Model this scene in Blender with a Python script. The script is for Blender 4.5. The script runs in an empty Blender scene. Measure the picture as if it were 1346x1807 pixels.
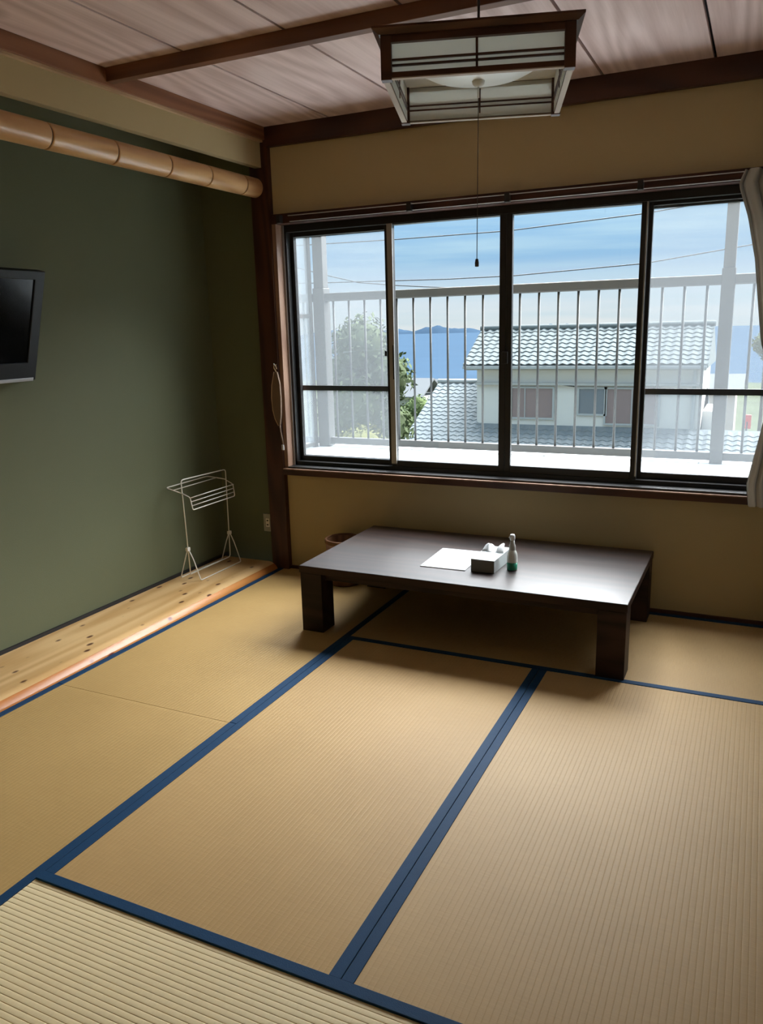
import bpy, bmesh, math, random
from mathutils import Vector, Matrix
random.seed(7)
S = bpy.context.scene
C = S.collection

# ------------------------------------------------------------------ camera
RIGHT = Vector((0.9039668, 0.4268162, -0.0259236))
DOWN = Vector((0.0751031, -0.2181615, -0.9730185))
FWD = Vector((-0.4209556, 0.8776295, -0.2292659))
CAM = Vector((1.63895, -1.26867, 1.40342))
cd = bpy.data.cameras.new('camera')
cd.sensor_fit = 'VERTICAL'; cd.sensor_height = 24.0
cd.lens = 1396.09 * 24.0 / 1807.0
cd.clip_start = 0.02; cd.clip_end = 20000
cam = bpy.data.objects.new('camera', cd); C.objects.link(cam)
M = Matrix.Identity(4)
for i in range(3):
    M[i][0] = RIGHT[i]; M[i][1] = -DOWN[i]; M[i][2] = -FWD[i]; M[i][3] = CAM[i]
cam.matrix_world = M
S.camera = cam

# ------------------------------------------------------------------ exposure, sky, sun
S.view_settings.view_transform = 'Standard'
S.view_settings.look = 'None'
S.view_settings.gamma = 1.0
S.view_settings.use_curve_mapping = False
S.view_settings.exposure = 0.0

def build_world():
    w = bpy.data.worlds.new('sky'); S.world = w; w.use_nodes = True
    n = w.node_tree.nodes; l = w.node_tree.links; n.clear()
    out = n.new('ShaderNodeOutputWorld'); bg = n.new('ShaderNodeBackground')
    tc = n.new('ShaderNodeTexCoord'); sep = n.new('ShaderNodeSeparateXYZ')
    l.new(tc.outputs['Generated'], sep.inputs[0])
    ramp = n.new('ShaderNodeValToRGB'); l.new(sep.outputs['Z'], ramp.inputs[0])
    e = ramp.color_ramp.elements
    e[0].position = 0.0; e[0].color = (0.93, 0.98, 1.0, 1)
    e[1].position = 1.0; e[1].color = (0.62, 0.80, 1.0, 1)
    for p, c in ((0.035, (0.74, 0.87, 0.98, 1)), (0.075, (0.33, 0.57, 0.83, 1)), (0.16, (0.36, 0.61, 0.86, 1)), (0.5, (0.5, 0.72, 0.95, 1))):
        k = e.new(p); k.color = c
    # streaks of cloud, stretched along the horizon
    mp = n.new('ShaderNodeMapping'); mp.inputs['Scale'].default_value = (1.6, 1.6, 26)
    l.new(tc.outputs['Generated'], mp.inputs[0])
    no = n.new('ShaderNodeTexNoise'); no.inputs['Scale'].default_value = 2.2; no.inputs['Detail'].default_value = 6; no.inputs['Roughness'].default_value = 0.55
    l.new(mp.outputs[0], no.inputs['Vector'])
    cr = n.new('ShaderNodeValToRGB'); l.new(no.outputs['Fac'], cr.inputs[0])
    cr.color_ramp.elements[0].position = 0.42; cr.color_ramp.elements[0].color = (0, 0, 0, 1)
    cr.color_ramp.elements[1].position = 0.72; cr.color_ramp.elements[1].color = (0.62, 0.62, 0.62, 1)
    mix = n.new('ShaderNodeMix'); mix.data_type = 'RGBA'
    l.new(cr.outputs[0], mix.inputs['Factor']); l.new(ramp.outputs[0], mix.inputs['A'])
    mix.inputs['B'].default_value = (0.60, 0.82, 0.93, 1)
    # an overcast sky grows brighter towards the zenith: (1 + 2 sin) / 3
    ma = n.new('ShaderNodeMath'); ma.operation = 'MULTIPLY_ADD'; ma.use_clamp = False
    mx = n.new('ShaderNodeMath'); mx.operation = 'MAXIMUM'; l.new(sep.outputs['Z'], mx.inputs[0]); mx.inputs[1].default_value = 0
    l.new(mx.outputs[0], ma.inputs[0]); ma.inputs[1].default_value = 1.9; ma.inputs[2].default_value = 0.95
    l.new(mix.outputs['Result'], bg.inputs['Color']); l.new(ma.outputs[0], bg.inputs['Strength'])
    l.new(bg.outputs[0], out.inputs[0])
build_world()

sd = bpy.data.lights.new('hazy_sun', 'SUN'); sd.energy = 35.5; sd.angle = math.radians(75); sd.color = (0.98, 0.985, 1.0)
so = bpy.data.objects.new('hazy_sun', sd); C.objects.link(so)
SUN_DIR = Vector((0.25, 0.60, 0.75)).normalized()       # towards the sun
so.rotation_euler = SUN_DIR.to_track_quat('Z', 'Y').to_euler()
so.location = (2, 12, 12)

# ------------------------------------------------------------------ mesh helpers
class MB:
    def __init__(s): s.bm = bmesh.new()
    def box(s, a, b, bevel=0.0, seg=2):
        x0, y0, z0 = a; x1, y1, z1 = b
        t = bmesh.new(); bmesh.ops.create_cube(t, size=1)
        for v in t.verts:
            v.co = Vector(((x0 + x1) / 2 + v.co.x * (x1 - x0), (y0 + y1) / 2 + v.co.y * (y1 - y0), (z0 + z1) / 2 + v.co.z * (z1 - z0)))
        if bevel > 0:
            bmesh.ops.bevel(t, geom=list(t.edges), offset=bevel, segments=seg, profile=0.5, affect='EDGES')
        s._merge(t); return s
    def _merge(s, t):
        mp = {}
        for v in t.verts: mp[v] = s.bm.verts.new(v.co)
        for f in t.faces:
            try: s.bm.faces.new([mp[v] for v in f.verts]).smooth = f.smooth
            except ValueError: pass
        t.free()
    def poly(s, pts):
        s.bm.faces.new([s.bm.verts.new(Vector(p)) for p in pts]); return s
    def grid(s, rows, smooth=True, close_u=False):
        vs = [[s.bm.verts.new(Vector(p)) for p in r] for r in rows]
        for i in range(len(vs) - 1):
            m = len(vs[i])
            for j in range(m if close_u else m - 1):
                k = (j + 1) % m
                s.bm.faces.new([vs[i][j], vs[i][k], vs[i + 1][k], vs[i + 1][j]]).smooth = smooth
        return vs
    def tube(s, pts, r, n=8, caps=True, closed=False, smooth=True):
        pts = [Vector(p) for p in pts]; N = len(pts)
        rr = r if isinstance(r, (list, tuple)) else [r] * N
        rings = []; up = None
        for i, p in enumerate(pts):
            if closed: d = (pts[(i + 1) % N] - pts[i - 1])
            elif i == 0: d = pts[1] - p
            elif i == N - 1: d = p - pts[-2]
            else: d = (pts[i + 1] - p).normalized() + (p - pts[i - 1]).normalized()
            d.normalize()
            if up is None: up = d.orthogonal().normalized()
            up = (up - d * up.dot(d)); up = up.normalized() if up.length > 1e-6 else d.orthogonal().normalized()
            sd_ = d.cross(up)
            rings.append([s.bm.verts.new(p + (up * math.cos(2 * math.pi * k / n) + sd_ * math.sin(2 * math.pi * k / n)) * rr[i]) for k in range(n)])
        m = N if closed else N - 1
        for i in range(m):
            a, b = rings[i], rings[(i + 1) % N]
            for k in range(n):
                s.bm.faces.new([a[k], a[(k + 1) % n], b[(k + 1) % n], b[k]]).smooth = smooth
        if caps and not closed:
            s.bm.faces.new(rings[0][::-1]); s.bm.faces.new(rings[-1])
        return s
    def lathe(s, prof, c=(0, 0, 0), n=32, smooth=True):
        rings = []
        for r, z in prof:
            if r < 1e-6: rings.append([s.bm.verts.new((c[0], c[1], c[2] + z))])
            else: rings.append([s.bm.verts.new((c[0] + r * math.cos(2 * math.pi * k / n), c[1] + r * math.sin(2 * math.pi * k / n), c[2] + z)) for k in range(n)])
        for a, b in zip(rings, rings[1:]):
            for k in range(n):
                q = [a[k % len(a)], a[(k + 1) % len(a)], b[(k + 1) % len(b)], b[k % len(b)]]
                u = []
                for v in q:
                    if v not in u: u.append(v)
                if len(u) > 2: s.bm.faces.new(u).smooth = smooth
        return s
    def prism(s, prof, fn, a, b, smooth=False):
        """closed profile extruded; fn(u, v, t) -> point"""
        A = [s.bm.verts.new(Vector(fn(u, v, a))) for u, v in prof]
        B = [s.bm.verts.new(Vector(fn(u, v, b))) for u, v in prof]
        n = len(prof)
        for i in range(n):
            s.bm.faces.new([A[i], A[(i + 1) % n], B[(i + 1) % n], B[i]]).smooth = smooth
        s.bm.faces.new(A[::-1]); s.bm.faces.new(B); return s
    def build(s, name, mat, parent=None, fix=True):
        if fix: bmesh.ops.recalc_face_normals(s.bm, faces=list(s.bm.faces))
        me = bpy.data.meshes.new(name); s.bm.to_mesh(me); s.bm.free()
        me.materials.append(mat)
        o = bpy.data.objects.new(name, me); C.objects.link(o)
        if parent: o.parent = parent
        return o

def bx(name, a, b, mat, parent=None, bevel=0.0):
    return MB().box(a, b, bevel).build(name, mat, parent)
def share(name, me, parent, loc=(0, 0, 0), rot=None):
    o = bpy.data.objects.new(name, me); C.objects.link(o); o.parent = parent; o.location = loc
    if rot: o.rotation_euler = rot
    return o
def empty(name, loc=(0, 0, 0), rz=0):
    o = bpy.data.objects.new(name, None); C.objects.link(o); o.location = loc; o.rotation_euler = (0, 0, rz); o.empty_display_size = 0.1
    return o
def tag(o, label, cat, group=None, kind=None):
    o['label'] = label; o['category'] = cat
    if group: o['group'] = group
    if kind: o['kind'] = kind
    return o
def struct(o, label=None, cat=None):
    o['kind'] = 'structure'
    if label: o['label'] = label
    if cat: o['category'] = cat
    return o

# ------------------------------------------------------------------ materials
def lin(r, g, b):
    f = lambda c: (c / 255) / 12.92 if c / 255 <= 0.04045 else ((c / 255 + 0.055) / 1.055) ** 2.4
    return (f(r), f(g), f(b), 1)
def new_mat(name):
    m = bpy.data.materials.new(name); m.use_nodes = True
    nt = m.node_tree; return m, nt, nt.nodes['Principled BSDF']
def plain(name, col, rough=0.6, metal=0.0, var=0.06, scale=6.0, bump=0.0, bscale=80.0, spec=0.5):
    """colour with a little noise variation and optional fine relief"""
    m, nt, b = new_mat(name)
    tc = nt.nodes.new('ShaderNodeTexCoord'); no = nt.nodes.new('ShaderNodeTexNoise')
    no.inputs['Scale'].default_value = scale; no.inputs['Detail'].default_value = 4
    nt.links.new(tc.outputs['Object'], no.inputs['Vector'])
    mr = nt.nodes.new('ShaderNodeMapRange'); mr.inputs['To Min'].default_value = 1 - var; mr.inputs['To Max'].default_value = 1 + var
    nt.links.new(no.outputs['Fac'], mr.inputs['Value'])
    mx = nt.nodes.new('ShaderNodeMix'); mx.data_type = 'RGBA'; mx.blend_type = 'MULTIPLY'; mx.inputs['Factor'].default_value = 1
    mx.inputs['A'].default_value = col; nt.links.new(mr.outputs[0], mx.inputs['B'])
    nt.links.new(mx.outputs['Result'], b.inputs['Base Color'])
    b.inputs['Roughness'].default_value = rough; b.inputs['Metallic'].default_value = metal
    b.inputs['Specular IOR Level'].default_value = spec
    if bump > 0:
        n2 = nt.nodes.new('ShaderNodeTexNoise'); n2.inputs['Scale'].default_value = bscale; n2.inputs['Detail'].default_value = 3
        nt.links.new(tc.outputs['Object'], n2.inputs['Vector'])
        bp = nt.nodes.new('ShaderNodeBump'); bp.inputs['Strength'].default_value = bump; bp.inputs['Distance'].default_value = 0.002
        nt.links.new(n2.outputs['Fac'], bp.inputs['Height']); nt.links.new(bp.outputs[0], b.inputs['Normal'])
    return m
def wood(name, dark, light, axis=1, grain=26.0, stretch=0.035, rough=0.5, knots=0.0, knot_col=None, rings=3.0, spec=0.4, coat=0.0, rmix=0.4):
    m, nt, b = new_mat(name)
    L = nt.links; N = nt.nodes.new
    tc = N('ShaderNodeTexCoord'); oi = N('ShaderNodeObjectInfo')
    ad = N('ShaderNodeVectorMath'); ad.operation = 'ADD'
    sc = N('ShaderNodeVectorMath'); sc.operation = 'SCALE'; sc.inputs[0].default_value = (7.3, 11.1, 5.7)
    L.new(oi.outputs['Random'], sc.inputs['Scale']); L.new(tc.outputs['Object'], ad.inputs[0]); L.new(sc.outputs[0], ad.inputs[1])
    mp = N('ShaderNodeMapping'); s = [1, 1, 1]; s[axis] = stretch; mp.inputs['Scale'].default_value = s
    L.new(ad.outputs[0], mp.inputs[0])
    n1 = N('ShaderNodeTexNoise'); n1.inputs['Scale'].default_value = grain; n1.inputs['Detail'].default_value = 6; n1.inputs['Roughness'].default_value = 0.65
    L.new(mp.outputs[0], n1.inputs['Vector'])
    # growth rings: contour bands of a broad stretched noise
    n2 = N('ShaderNodeTexNoise'); n2.inputs['Scale'].default_value = rings; n2.inputs['Detail'].default_value = 1
    s2 = [1, 1, 1]; s2[axis] = stretch * 5; mp2 = N('ShaderNodeMapping'); mp2.inputs['Scale'].default_value = s2
    L.new(ad.outputs[0], mp2.inputs[0]); L.new(mp2.outputs[0], n2.inputs['Vector'])
    mul = N('ShaderNodeMath'); mul.operation = 'MULTIPLY'; mul.inputs[1].default_value = 70; L.new(n2.outputs['Fac'], mul.inputs[0])
    sn = N('ShaderNodeMath'); sn.operation = 'SINE'; L.new(mul.outputs[0], sn.inputs[0])
    mr = N('ShaderNodeMapRange'); mr.inputs['From Min'].default_value = -1; L.new(sn.outputs[0], mr.inputs['Value'])
    mx = N('ShaderNodeMix'); mx.inputs['Factor'].default_value = rmix; L.new(n1.outputs['Fac'], mx.inputs['A']); L.new(mr.outputs[0], mx.inputs['B'])
    cr = N('ShaderNodeValToRGB'); cr.color_ramp.elements[0].position = 0.25; cr.color_ramp.elements[0].color = dark
    cr.color_ramp.elements[1].position = 0.7; cr.color_ramp.elements[1].color = light
    L.new(mx.outputs['Result'], cr.inputs[0]); col = cr.outputs[0]
    if knots > 0:
        v = N('ShaderNodeTexVoronoi'); v.inputs['Scale'].default_value = knots
        s3 = [1, 1, 1]; s3[axis] = 0.55; mp3 = N('ShaderNodeMapping'); mp3.inputs['Scale'].default_value = s3
        L.new(ad.outputs[0], mp3.inputs[0]); L.new(mp3.outputs[0], v.inputs['Vector'])
        kr = N('ShaderNodeValToRGB'); kr.color_ramp.elements[0].position = 0.11; kr.color_ramp.elements[0].color = (1, 1, 1, 1)
        kr.color_ramp.elements[1].position = 0.19; kr.color_ramp.elements[1].color = (0, 0, 0, 1)
        L.new(v.outputs['Distance'], kr.inputs[0])
        km = N('ShaderNodeMix'); km.data_type = 'RGBA'; L.new(kr.outputs[0], km.inputs['Factor']); L.new(col, km.inputs['A'])
        km.inputs['B'].default_value = knot_col; col = km.outputs['Result']
    L.new(col, b.inputs['Base Color'])
    b.inputs['Roughness'].default_value = rough; b.inputs['Specular IOR Level'].default_value = spec
    b.inputs['Coat Weight'].default_value = coat; b.inputs['Coat Roughness'].default_value = 0.22
    return m
def tatami(name, a, c, along):
    m, nt, b = new_mat(name); L = nt.links; N = nt.nodes.new
    tc = N('ShaderNodeTexCoord'); mp = N('ShaderNodeMapping')
    mp.inputs['Scale'].default_value = (260, 14, 1) if along == 1 else (14, 260, 1)     # rush stalks run across the ribs
    mp.inputs['Scale'].default_value = (16, 420, 1) if along == 1 else (420, 16, 1)
    L.new(tc.outputs['Object'], mp.inputs[0])
    no = N('ShaderNodeTexNoise'); no.inputs['Scale'].default_value = 1.0; no.inputs['Detail'].default_value = 3; L.new(mp.outputs[0], no.inputs['Vector'])
    big = N('ShaderNodeTexNoise'); big.inputs['Scale'].default_value = 1.7; big.inputs['Detail'].default_value = 3; L.new(tc.outputs['Object'], big.inputs['Vector'])
    mx = N('ShaderNodeMix'); mx.inputs['Factor'].default_value = 0.55; L.new(no.outputs['Fac'], mx.inputs['A']); L.new(big.outputs['Fac'], mx.inputs['B'])
    cr = N('ShaderNodeValToRGB'); cr.color_ramp.elements[0].position = 0.3; cr.color_ramp.elements[0].color = a
    cr.color_ramp.elements[1].position = 0.7; cr.color_ramp.elements[1].color = c
    L.new(mx.outputs['Result'], cr.inputs[0]); L.new(cr.outputs[0], b.inputs['Base Color'])
    b.inputs['Roughness'].default_value = 0.55; b.inputs['Specular IOR Level'].default_value = 0.3
    bp = N('ShaderNodeBump'); bp.inputs['Strength'].default_value = 0.25; bp.inputs['Distance'].default_value = 0.001
    L.new(no.outputs['Fac'], bp.inputs['Height']); L.new(bp.outputs[0], b.inputs['Normal'])
    return m
def glass_pane(name, tint=(0.97, 0.985, 0.985, 1), gloss=0.05):
    m = bpy.data.materials.new(name); m.use_nodes = True; nt = m.node_tree; nt.nodes.clear(); N = nt.nodes.new
    o = N('ShaderNodeOutputMaterial'); t = N('ShaderNodeBsdfTransparent'); g = N('ShaderNodeBsdfGlossy'); mx = N('ShaderNodeMixShader')
    t.inputs['Color'].default_value = tint; g.inputs['Roughness'].default_value = 0.02; mx.inputs[0].default_value = gloss
    nt.links.new(t.outputs[0], mx.inputs[1]); nt.links.new(g.outputs[0], mx.inputs[2]); nt.links.new(mx.outputs[0], o.inputs[0]); return m
def veil(name, col, fac, trans=0.7):
    """thin woven or frosted sheet: partly see-through, partly a diffusing white surface"""
    m = bpy.data.materials.new(name); m.use_nodes = True; nt = m.node_tree; nt.nodes.clear(); N = nt.nodes.new
    o = N('ShaderNodeOutputMaterial'); t = N('ShaderNodeBsdfTransparent'); d = N('ShaderNodeBsdfDiffuse'); tr = N('ShaderNodeBsdfTranslucent')
    a = N('ShaderNodeMixShader'); b = N('ShaderNodeMixShader'); a.inputs[0].default_value = trans; b.inputs[0].default_value = fac
    d.inputs['Color'].default_value = col; tr.inputs['Color'].default_value = col
    nt.links.new(d.outputs[0], a.inputs[1]); nt.links.new(tr.outputs[0], a.inputs[2])
    nt.links.new(t.outputs[0], b.inputs[1]); nt.links.new(a.outputs[0], b.inputs[2]); nt.links.new(b.outputs[0], o.inputs[0]); return m

m_tat = {
    'A': tatami('tatami_left', (0.42, 0.265, 0.095, 1), (0.52, 0.34, 0.13, 1), 1),
    'B': tatami('tatami_mid', (0.43, 0.268, 0.105, 1), (0.53, 0.345, 0.142, 1), 1),
    'C': tatami('tatami_right', (0.43, 0.28, 0.12, 1), (0.53, 0.355, 0.16, 1), 1),
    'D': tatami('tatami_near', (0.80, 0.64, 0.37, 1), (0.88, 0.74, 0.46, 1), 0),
    'E': tatami('tatami_far', (0.43, 0.28, 0.12, 1), (0.53, 0.355, 0.16, 1), 0)}
m_heri = plain('navy_border_cloth', (0.007, 0.046, 0.115, 1), 0.65, var=0.12, scale=40, bump=0.3, bscale=500, spec=0.2)
m_sub = plain('straw_core', (0.25, 0.18, 0.09, 1), 0.9)
m_green = plain('green_plaster', (0.112, 0.124, 0.064, 1), 0.75, var=0.05, scale=3, bump=0.25, bscale=220)
m_cream = plain('cream_plaster', (0.45, 0.35, 0.18, 1), 0.85, var=0.04, scale=3, bump=0.2, bscale=200)
m_white = plain('white_plaster', (0.76, 0.73, 0.66, 1), 0.9, var=0.03)
m_redwood = wood('red_brown_timber', (0.034, 0.010, 0.006, 1), (0.072, 0.025, 0.013, 1), axis=2, rough=0.42)
m_redwood_x = wood('red_brown_timber_along_x', (0.034, 0.010, 0.006, 1), (0.072, 0.025, 0.013, 1), axis=0, rough=0.42)
m_redwood_y = wood('red_brown_timber_along_y', (0.16, 0.062, 0.028, 1), (0.27, 0.115, 0.055, 1), axis=1, rough=0.45)
m_beam = wood('beam_timber', (0.12, 0.045, 0.02, 1), (0.22, 0.09, 0.042, 1), axis=0, rough=0.45)
m_palestrip = wood('pale_strip', (0.42, 0.27, 0.15, 1), (0.58, 0.40, 0.24, 1), axis=1)
m_ceil = wood('ceiling_board', (0.56, 0.39, 0.35, 1), (0.80, 0.62, 0.58, 1), axis=1, grain=34, stretch=0.03, rough=0.6, rings=2.6, knots=1.6, knot_col=(0.20, 0.10, 0.07, 1), rmix=0.28)
m_pine = wood('lacquered_pine', (0.60, 0.35, 0.135, 1), (0.76, 0.50, 0.235, 1), axis=1, grain=22, stretch=0.02, rough=0.36, knots=15, knot_col=(0.10, 0.03, 0.01, 1), coat=0.2)
m_pine_edge = wood('lacquered_pine_edge', (0.50, 0.17, 0.035, 1), (0.66, 0.27, 0.07, 1), axis=1, grain=22, stretch=0.02, rough=0.34, knots=14, knot_col=(0.16, 0.03, 0.01, 1), coat=0.2)
m_log = wood('peeled_log', (0.50, 0.27, 0.115, 1), (0.66, 0.40, 0.19, 1), axis=1, grain=20, stretch=0.04, rough=0.3, coat=0.25)
m_black = plain('dark_gap', (0.012, 0.010, 0.010, 1), 0.7)
m_alu = plain('bronze_aluminium', (0.022, 0.021, 0.021, 1), 0.38, metal=0.3)
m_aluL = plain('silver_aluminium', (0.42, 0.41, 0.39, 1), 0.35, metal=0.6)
m_glass = glass_pane('window_glass')
m_screen = veil('insect_mesh', (0.22, 0.235, 0.25, 1), 0.22, 0.6)
m_rail = plain('railing_paint', (0.062, 0.061, 0.06, 1), 0.5)
m_bal = plain('baluster_paint', (0.04, 0.041, 0.042, 1), 0.5)
m_deck = plain('white_roof_sheet', (0.74, 0.79, 0.80, 1), 0.6, var=0.05, scale=2)
m_seam = plain('sheet_seam', (0.35, 0.38, 0.39, 1), 0.7)
m_tabletop = wood('lacquered_table_wood', (0.010, 0.005, 0.005, 1), (0.030, 0.015, 0.012, 1), axis=0, grain=30, rough=0.42, spec=0.4, coat=0.42)
m_tabletop.node_tree.nodes['Principled BSDF'].inputs['Coat Roughness'].default_value = 0.32
m_tabletop.node_tree.nodes['Principled BSDF'].inputs['Coat IOR'].default_value = 1.6
m_table = wood('dark_table_wood', (0.012, 0.006, 0.005, 1), (0.036, 0.018, 0.014, 1), axis=0, grain=30, rough=0.5, spec=0.2, coat=0.0)
m_paper = plain('white_paper', (0.60, 0.62, 0.64, 1), 0.5, var=0.015, scale=20)
m_wire = plain('white_coated_wire', (0.80, 0.78, 0.72, 1), 0.35)
m_tv = plain('tv_plastic', (0.010, 0.012, 0.016, 1), 0.45, spec=0.3)
m_tvs = plain('tv_screen', (0.003, 0.004, 0.005, 1), 0.14, var=0.0, spec=0.12)
m_silver = plain('silver_strip', (0.45, 0.47, 0.50, 1), 0.35, metal=0.5)
m_lampw = wood('lamp_timber', (0.050, 0.018, 0.010, 1), (0.10, 0.038, 0.020, 1), axis=0, rough=0.45)
m_lampedge = wood('lamp_lit_edge', (0.42, 0.34, 0.27, 1), (0.55, 0.47, 0.38, 1), axis=0, rough=0.6)  # pale tone paints floor light onto the underside of the lamp frame
m_shoji = veil('shoji_paper', (0.95, 0.95, 0.91, 1), 0.98, 0.62)
m_dome = plain('milky_diffuser', (0.85, 0.88, 0.87, 1), 0.3, var=0.01)
m_plate = plain('lamp_plate', (0.72, 0.72, 0.69, 1), 0.6)
m_cord = plain('cord_dark', (0.05, 0.04, 0.035, 1), 0.6)
m_curtain = veil('curtain_cloth', (0.56, 0.52, 0.46, 1), 1.0, 0.35)
m_tie = plain('brown_strap', (0.16, 0.10, 0.06, 1), 0.7)
m_bin = wood('bin_wood', (0.10, 0.045, 0.02, 1), (0.20, 0.095, 0.045, 1), axis=2, rough=0.5)
m_ivory = plain('ivory_plastic', (0.35, 0.34, 0.28, 1), 0.5)

# ------------------------------------------------------------------ dimensions
YW = 2.61; XG = -1.30; XR = 1.80; YN = -0.875; ZC = 2.44; L = 1.745; W = 0.90; HB = 0.030; XT = -0.896

# ------------------------------------------------------------------ floor with tatami mats
floor = struct(bx('floor', (XT - 0.01, YN - 0.02, -0.16), (XR, YW, -0.06), m_sub))
def mat_piece(x0, x1, y0, y1, along, key, proud=0.0022):
    """ribs run along the long side; cloth borders on the two long sides"""
    pitch = 0.0150; d = 0.0011 if key == 'D' else 0.0006; base = -0.055
    a0, a1 = (x0, x1) if along == 1 else (y0, y1)
    b0, b1 = (y0, y1) if along == 1 else (x0, x1)
    a0 += 0.001; a1 -= 0.001; b0 += 0.0008; b1 -= 0.0008
    n = int(round((a1 - a0) / pitch)); p = (a1 - a0) / n
    prof = []
    for i in range(n):
        u = a0 + i * p
        prof += [(u, -d), (u + p * 0.10, -d * 0.25), (u + p * 0.3, 0), (u + p * 0.7, 0), (u + p * 0.90, -d * 0.25)]
    prof += [(a1, -d), (a1, base), (a0, base)]
    fn = (lambda u, v, t: (u, t, v)) if along == 1 else (lambda u, v, t: (t, u, v))
    mat = MB().prism(prof, fn, b0, b1).build('tatami_mat', m_tat[key], floor)
    for s0 in (a0, a1 - HB):
        bo = MB()
        if along == 1: bo.box((s0, b0, -0.02), (s0 + HB, b1, proud), 0.0008, 1)
        else: bo.box((b0, s0, -0.02), (b1, s0 + HB, proud), 0.0008, 1)
        bo.build('cloth_border', m_heri, mat)
    return mat
mat_piece(XT, 0, YN, 0.873, 1, 'A')
mat_piece(XT, 0, 0.873, YW - 0.012, 1, 'A')
mat_piece(0, W, 0, L, 1, 'B')
mat_piece(W, XR - 0.012, 0, L, 1, 'C')
mat_piece(0, XR - 0.012, L, YW - 0.012, 0, 'E')
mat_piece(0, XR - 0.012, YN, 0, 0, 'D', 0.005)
# ground line of the room: timber strips along the walls
struct(bx('baseboard_far', (-0.83, YW - 0.012, -0.06), (XR, YW, 0.018), m_redwood_x))
struct(bx('baseboard_right', (XR - 0.012, YN, -0.06), (XR, YW - 0.012, 0.018), m_redwood_y))

# ------------------------------------------------------------------ walls
w = MB()
w.box((-0.84, YW, -0.16), (XR + 0.1, YW + 0.16, 0.585))
w.box((-0.84, YW, 1.985), (XR + 0.1, YW + 0.16, ZC + 0.1))
w.box((-0.84, YW, 0.585), (-0.815, YW + 0.16, 1.985)); w.box((1.745, YW, 0.585), (XR + 0.1, YW + 0.16, 1.985))
struct(w.build('wall_far', m_cream))
struct(bx('wall_right', (XR, YN - 0.09, -0.16), (XR + 0.1, YW, ZC + 0.1), m_white))
struct(bx('wall_left', (XG - 0.1, YN - 0.09, -0.16), (XG, YW + 0.1, ZC + 0.1), m_green))
struct(bx('wall_alcove_end', (XG, YW, -0.16), (-0.84, YW + 0.1, ZC + 0.1), m_green))
struct(bx('wall_left_upper', (-0.905, YN, 2.242), (-0.865, YW - 0.03, ZC), m_cream), )
w = MB()
w.box((XG, YN - 0.09, -0.16), (0.80, YN - 0.03, ZC + 0.1)); w.box((0.80, YN - 0.09, 1.82), (XR, YN - 0.03, ZC + 0.1))
struct(w.build('wall_near', m_cream))
struct(bx('trim_1', (0.80, YN - 0.03, -0.06), (XR, YN, 0.0), m_redwood_x))
# the passage the picture is taken from
struct(bx('floor_passage', (-0.2, -2.6, -0.12), (2.4, YN - 0.09, -0.02), m_redwood_x))
struct(bx('wall_passage_left', (-0.3, -2.6, -0.12), (-0.2, YN - 0.09, ZC), m_cream))
struct(bx('wall_passage_right', (2.4, -2.6, -0.12), (2.5, YN - 0.09, ZC), m_cream))
struct(bx('wall_passage_back', (-0.3, -2.7, -0.12), (2.5, -2.6, ZC), m_cream))
struct(bx('ceiling_passage', (-0.3, -2.7, ZC), (2.5, YN - 0.09, ZC + 0.1), m_white))
struct(bx('wall_passage_front', (XR + 0.1, YN - 0.09, -0.12), (2.5, YN - 0.03, ZC), m_cream))

# ------------------------------------------------------------------ ceiling
ceil = struct(bx('ceiling', (XG, YN - 0.09, ZC + 0.025), (XR, YW, ZC + 0.1), m_black))
xs = [-0.905] + [-0.447 + 0.4545 * k for k in range(5)] + [XR]
for a, b in zip(xs, xs[1:]):
    bx('ceiling_board', (a + 0.006, YN - 0.03, ZC), (b - 0.006, YW, ZC + 0.02), m_ceil, ceil, 0.0008)
bx('alcove_ceiling_board', (XG, YN - 0.03, ZC), (-0.909, YW, ZC + 0.018), m_ceil, ceil)
bx('ceiling_beam', (-0.84, 1.432, 2.388), (XR, 1.476, ZC), m_beam, ceil, 0.002)
bx('ceiling_beam', (-0.84, 0.10, 2.388), (XR, 0.144, ZC), m_beam, ceil, 0.002)
struct(bx('trim_2', (-0.87, YN, 2.376), (-0.832, YW - 0.036, ZC), m_redwood_y, bevel=0.002))
struct(bx('trim_3', (-0.87, YN, 2.366), (-0.846, YW - 0.036, 2.376), m_palestrip))
struct(bx('trim_4', (-0.84, YW - 0.036, 2.342), (XR, YW, ZC), m_redwood_x, bevel=0.002))
struct(bx('trim_5', (XR - 0.036, YN, 2.355), (XR, YW - 0.036, ZC), m_redwood_y, bevel=0.002))

# ------------------------------------------------------------------ corner post, alcove platform, log
post = tag(bx('corner_post', (-0.942, YW - 0.035, -0.06), (-0.826, YW + 0.03, ZC), m_redwood, bevel=0.003),
           'dark red-brown square timber post between the green alcove and the window', 'post')
plat = tag(empty('alcove_platform', (-1.1, 0.9, 0)), 'knotty pine floor board with rounded orange front edge below the green wall', 'platform')
def plat_part(name, prof, mat):
    MB().prism(prof, lambda u, v, t: (u + 1.1, t - 0.9, v), YN - 0.02, YW - 0.002, smooth=False).build(name, mat, plat)
def nose(a): return (-0.969 + 0.0705 * math.sin(math.radians(a)), -0.034 + 0.0705 * math.cos(math.radians(a)))
def plat_prism(name, prof, mat):
    o = MB().prism(prof, lambda u, v, t: (u + 1.1, t - 0.9, v), YN - 0.02, YW - 0.037, smooth=True).build(name, mat, plat)
    o.data.set_sharp_from_angle(angle=math.radians(40)); return o
plat_prism('board', [(XG + 0.013, -0.05), (XG + 0.013, 0.0365), (-1.02, 0.0365), (-0.969, 0.0365)] + [nose(a) for a in range(4, 33, 4)] + [(nose(32)[0], -0.05)], m_pine)
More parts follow.
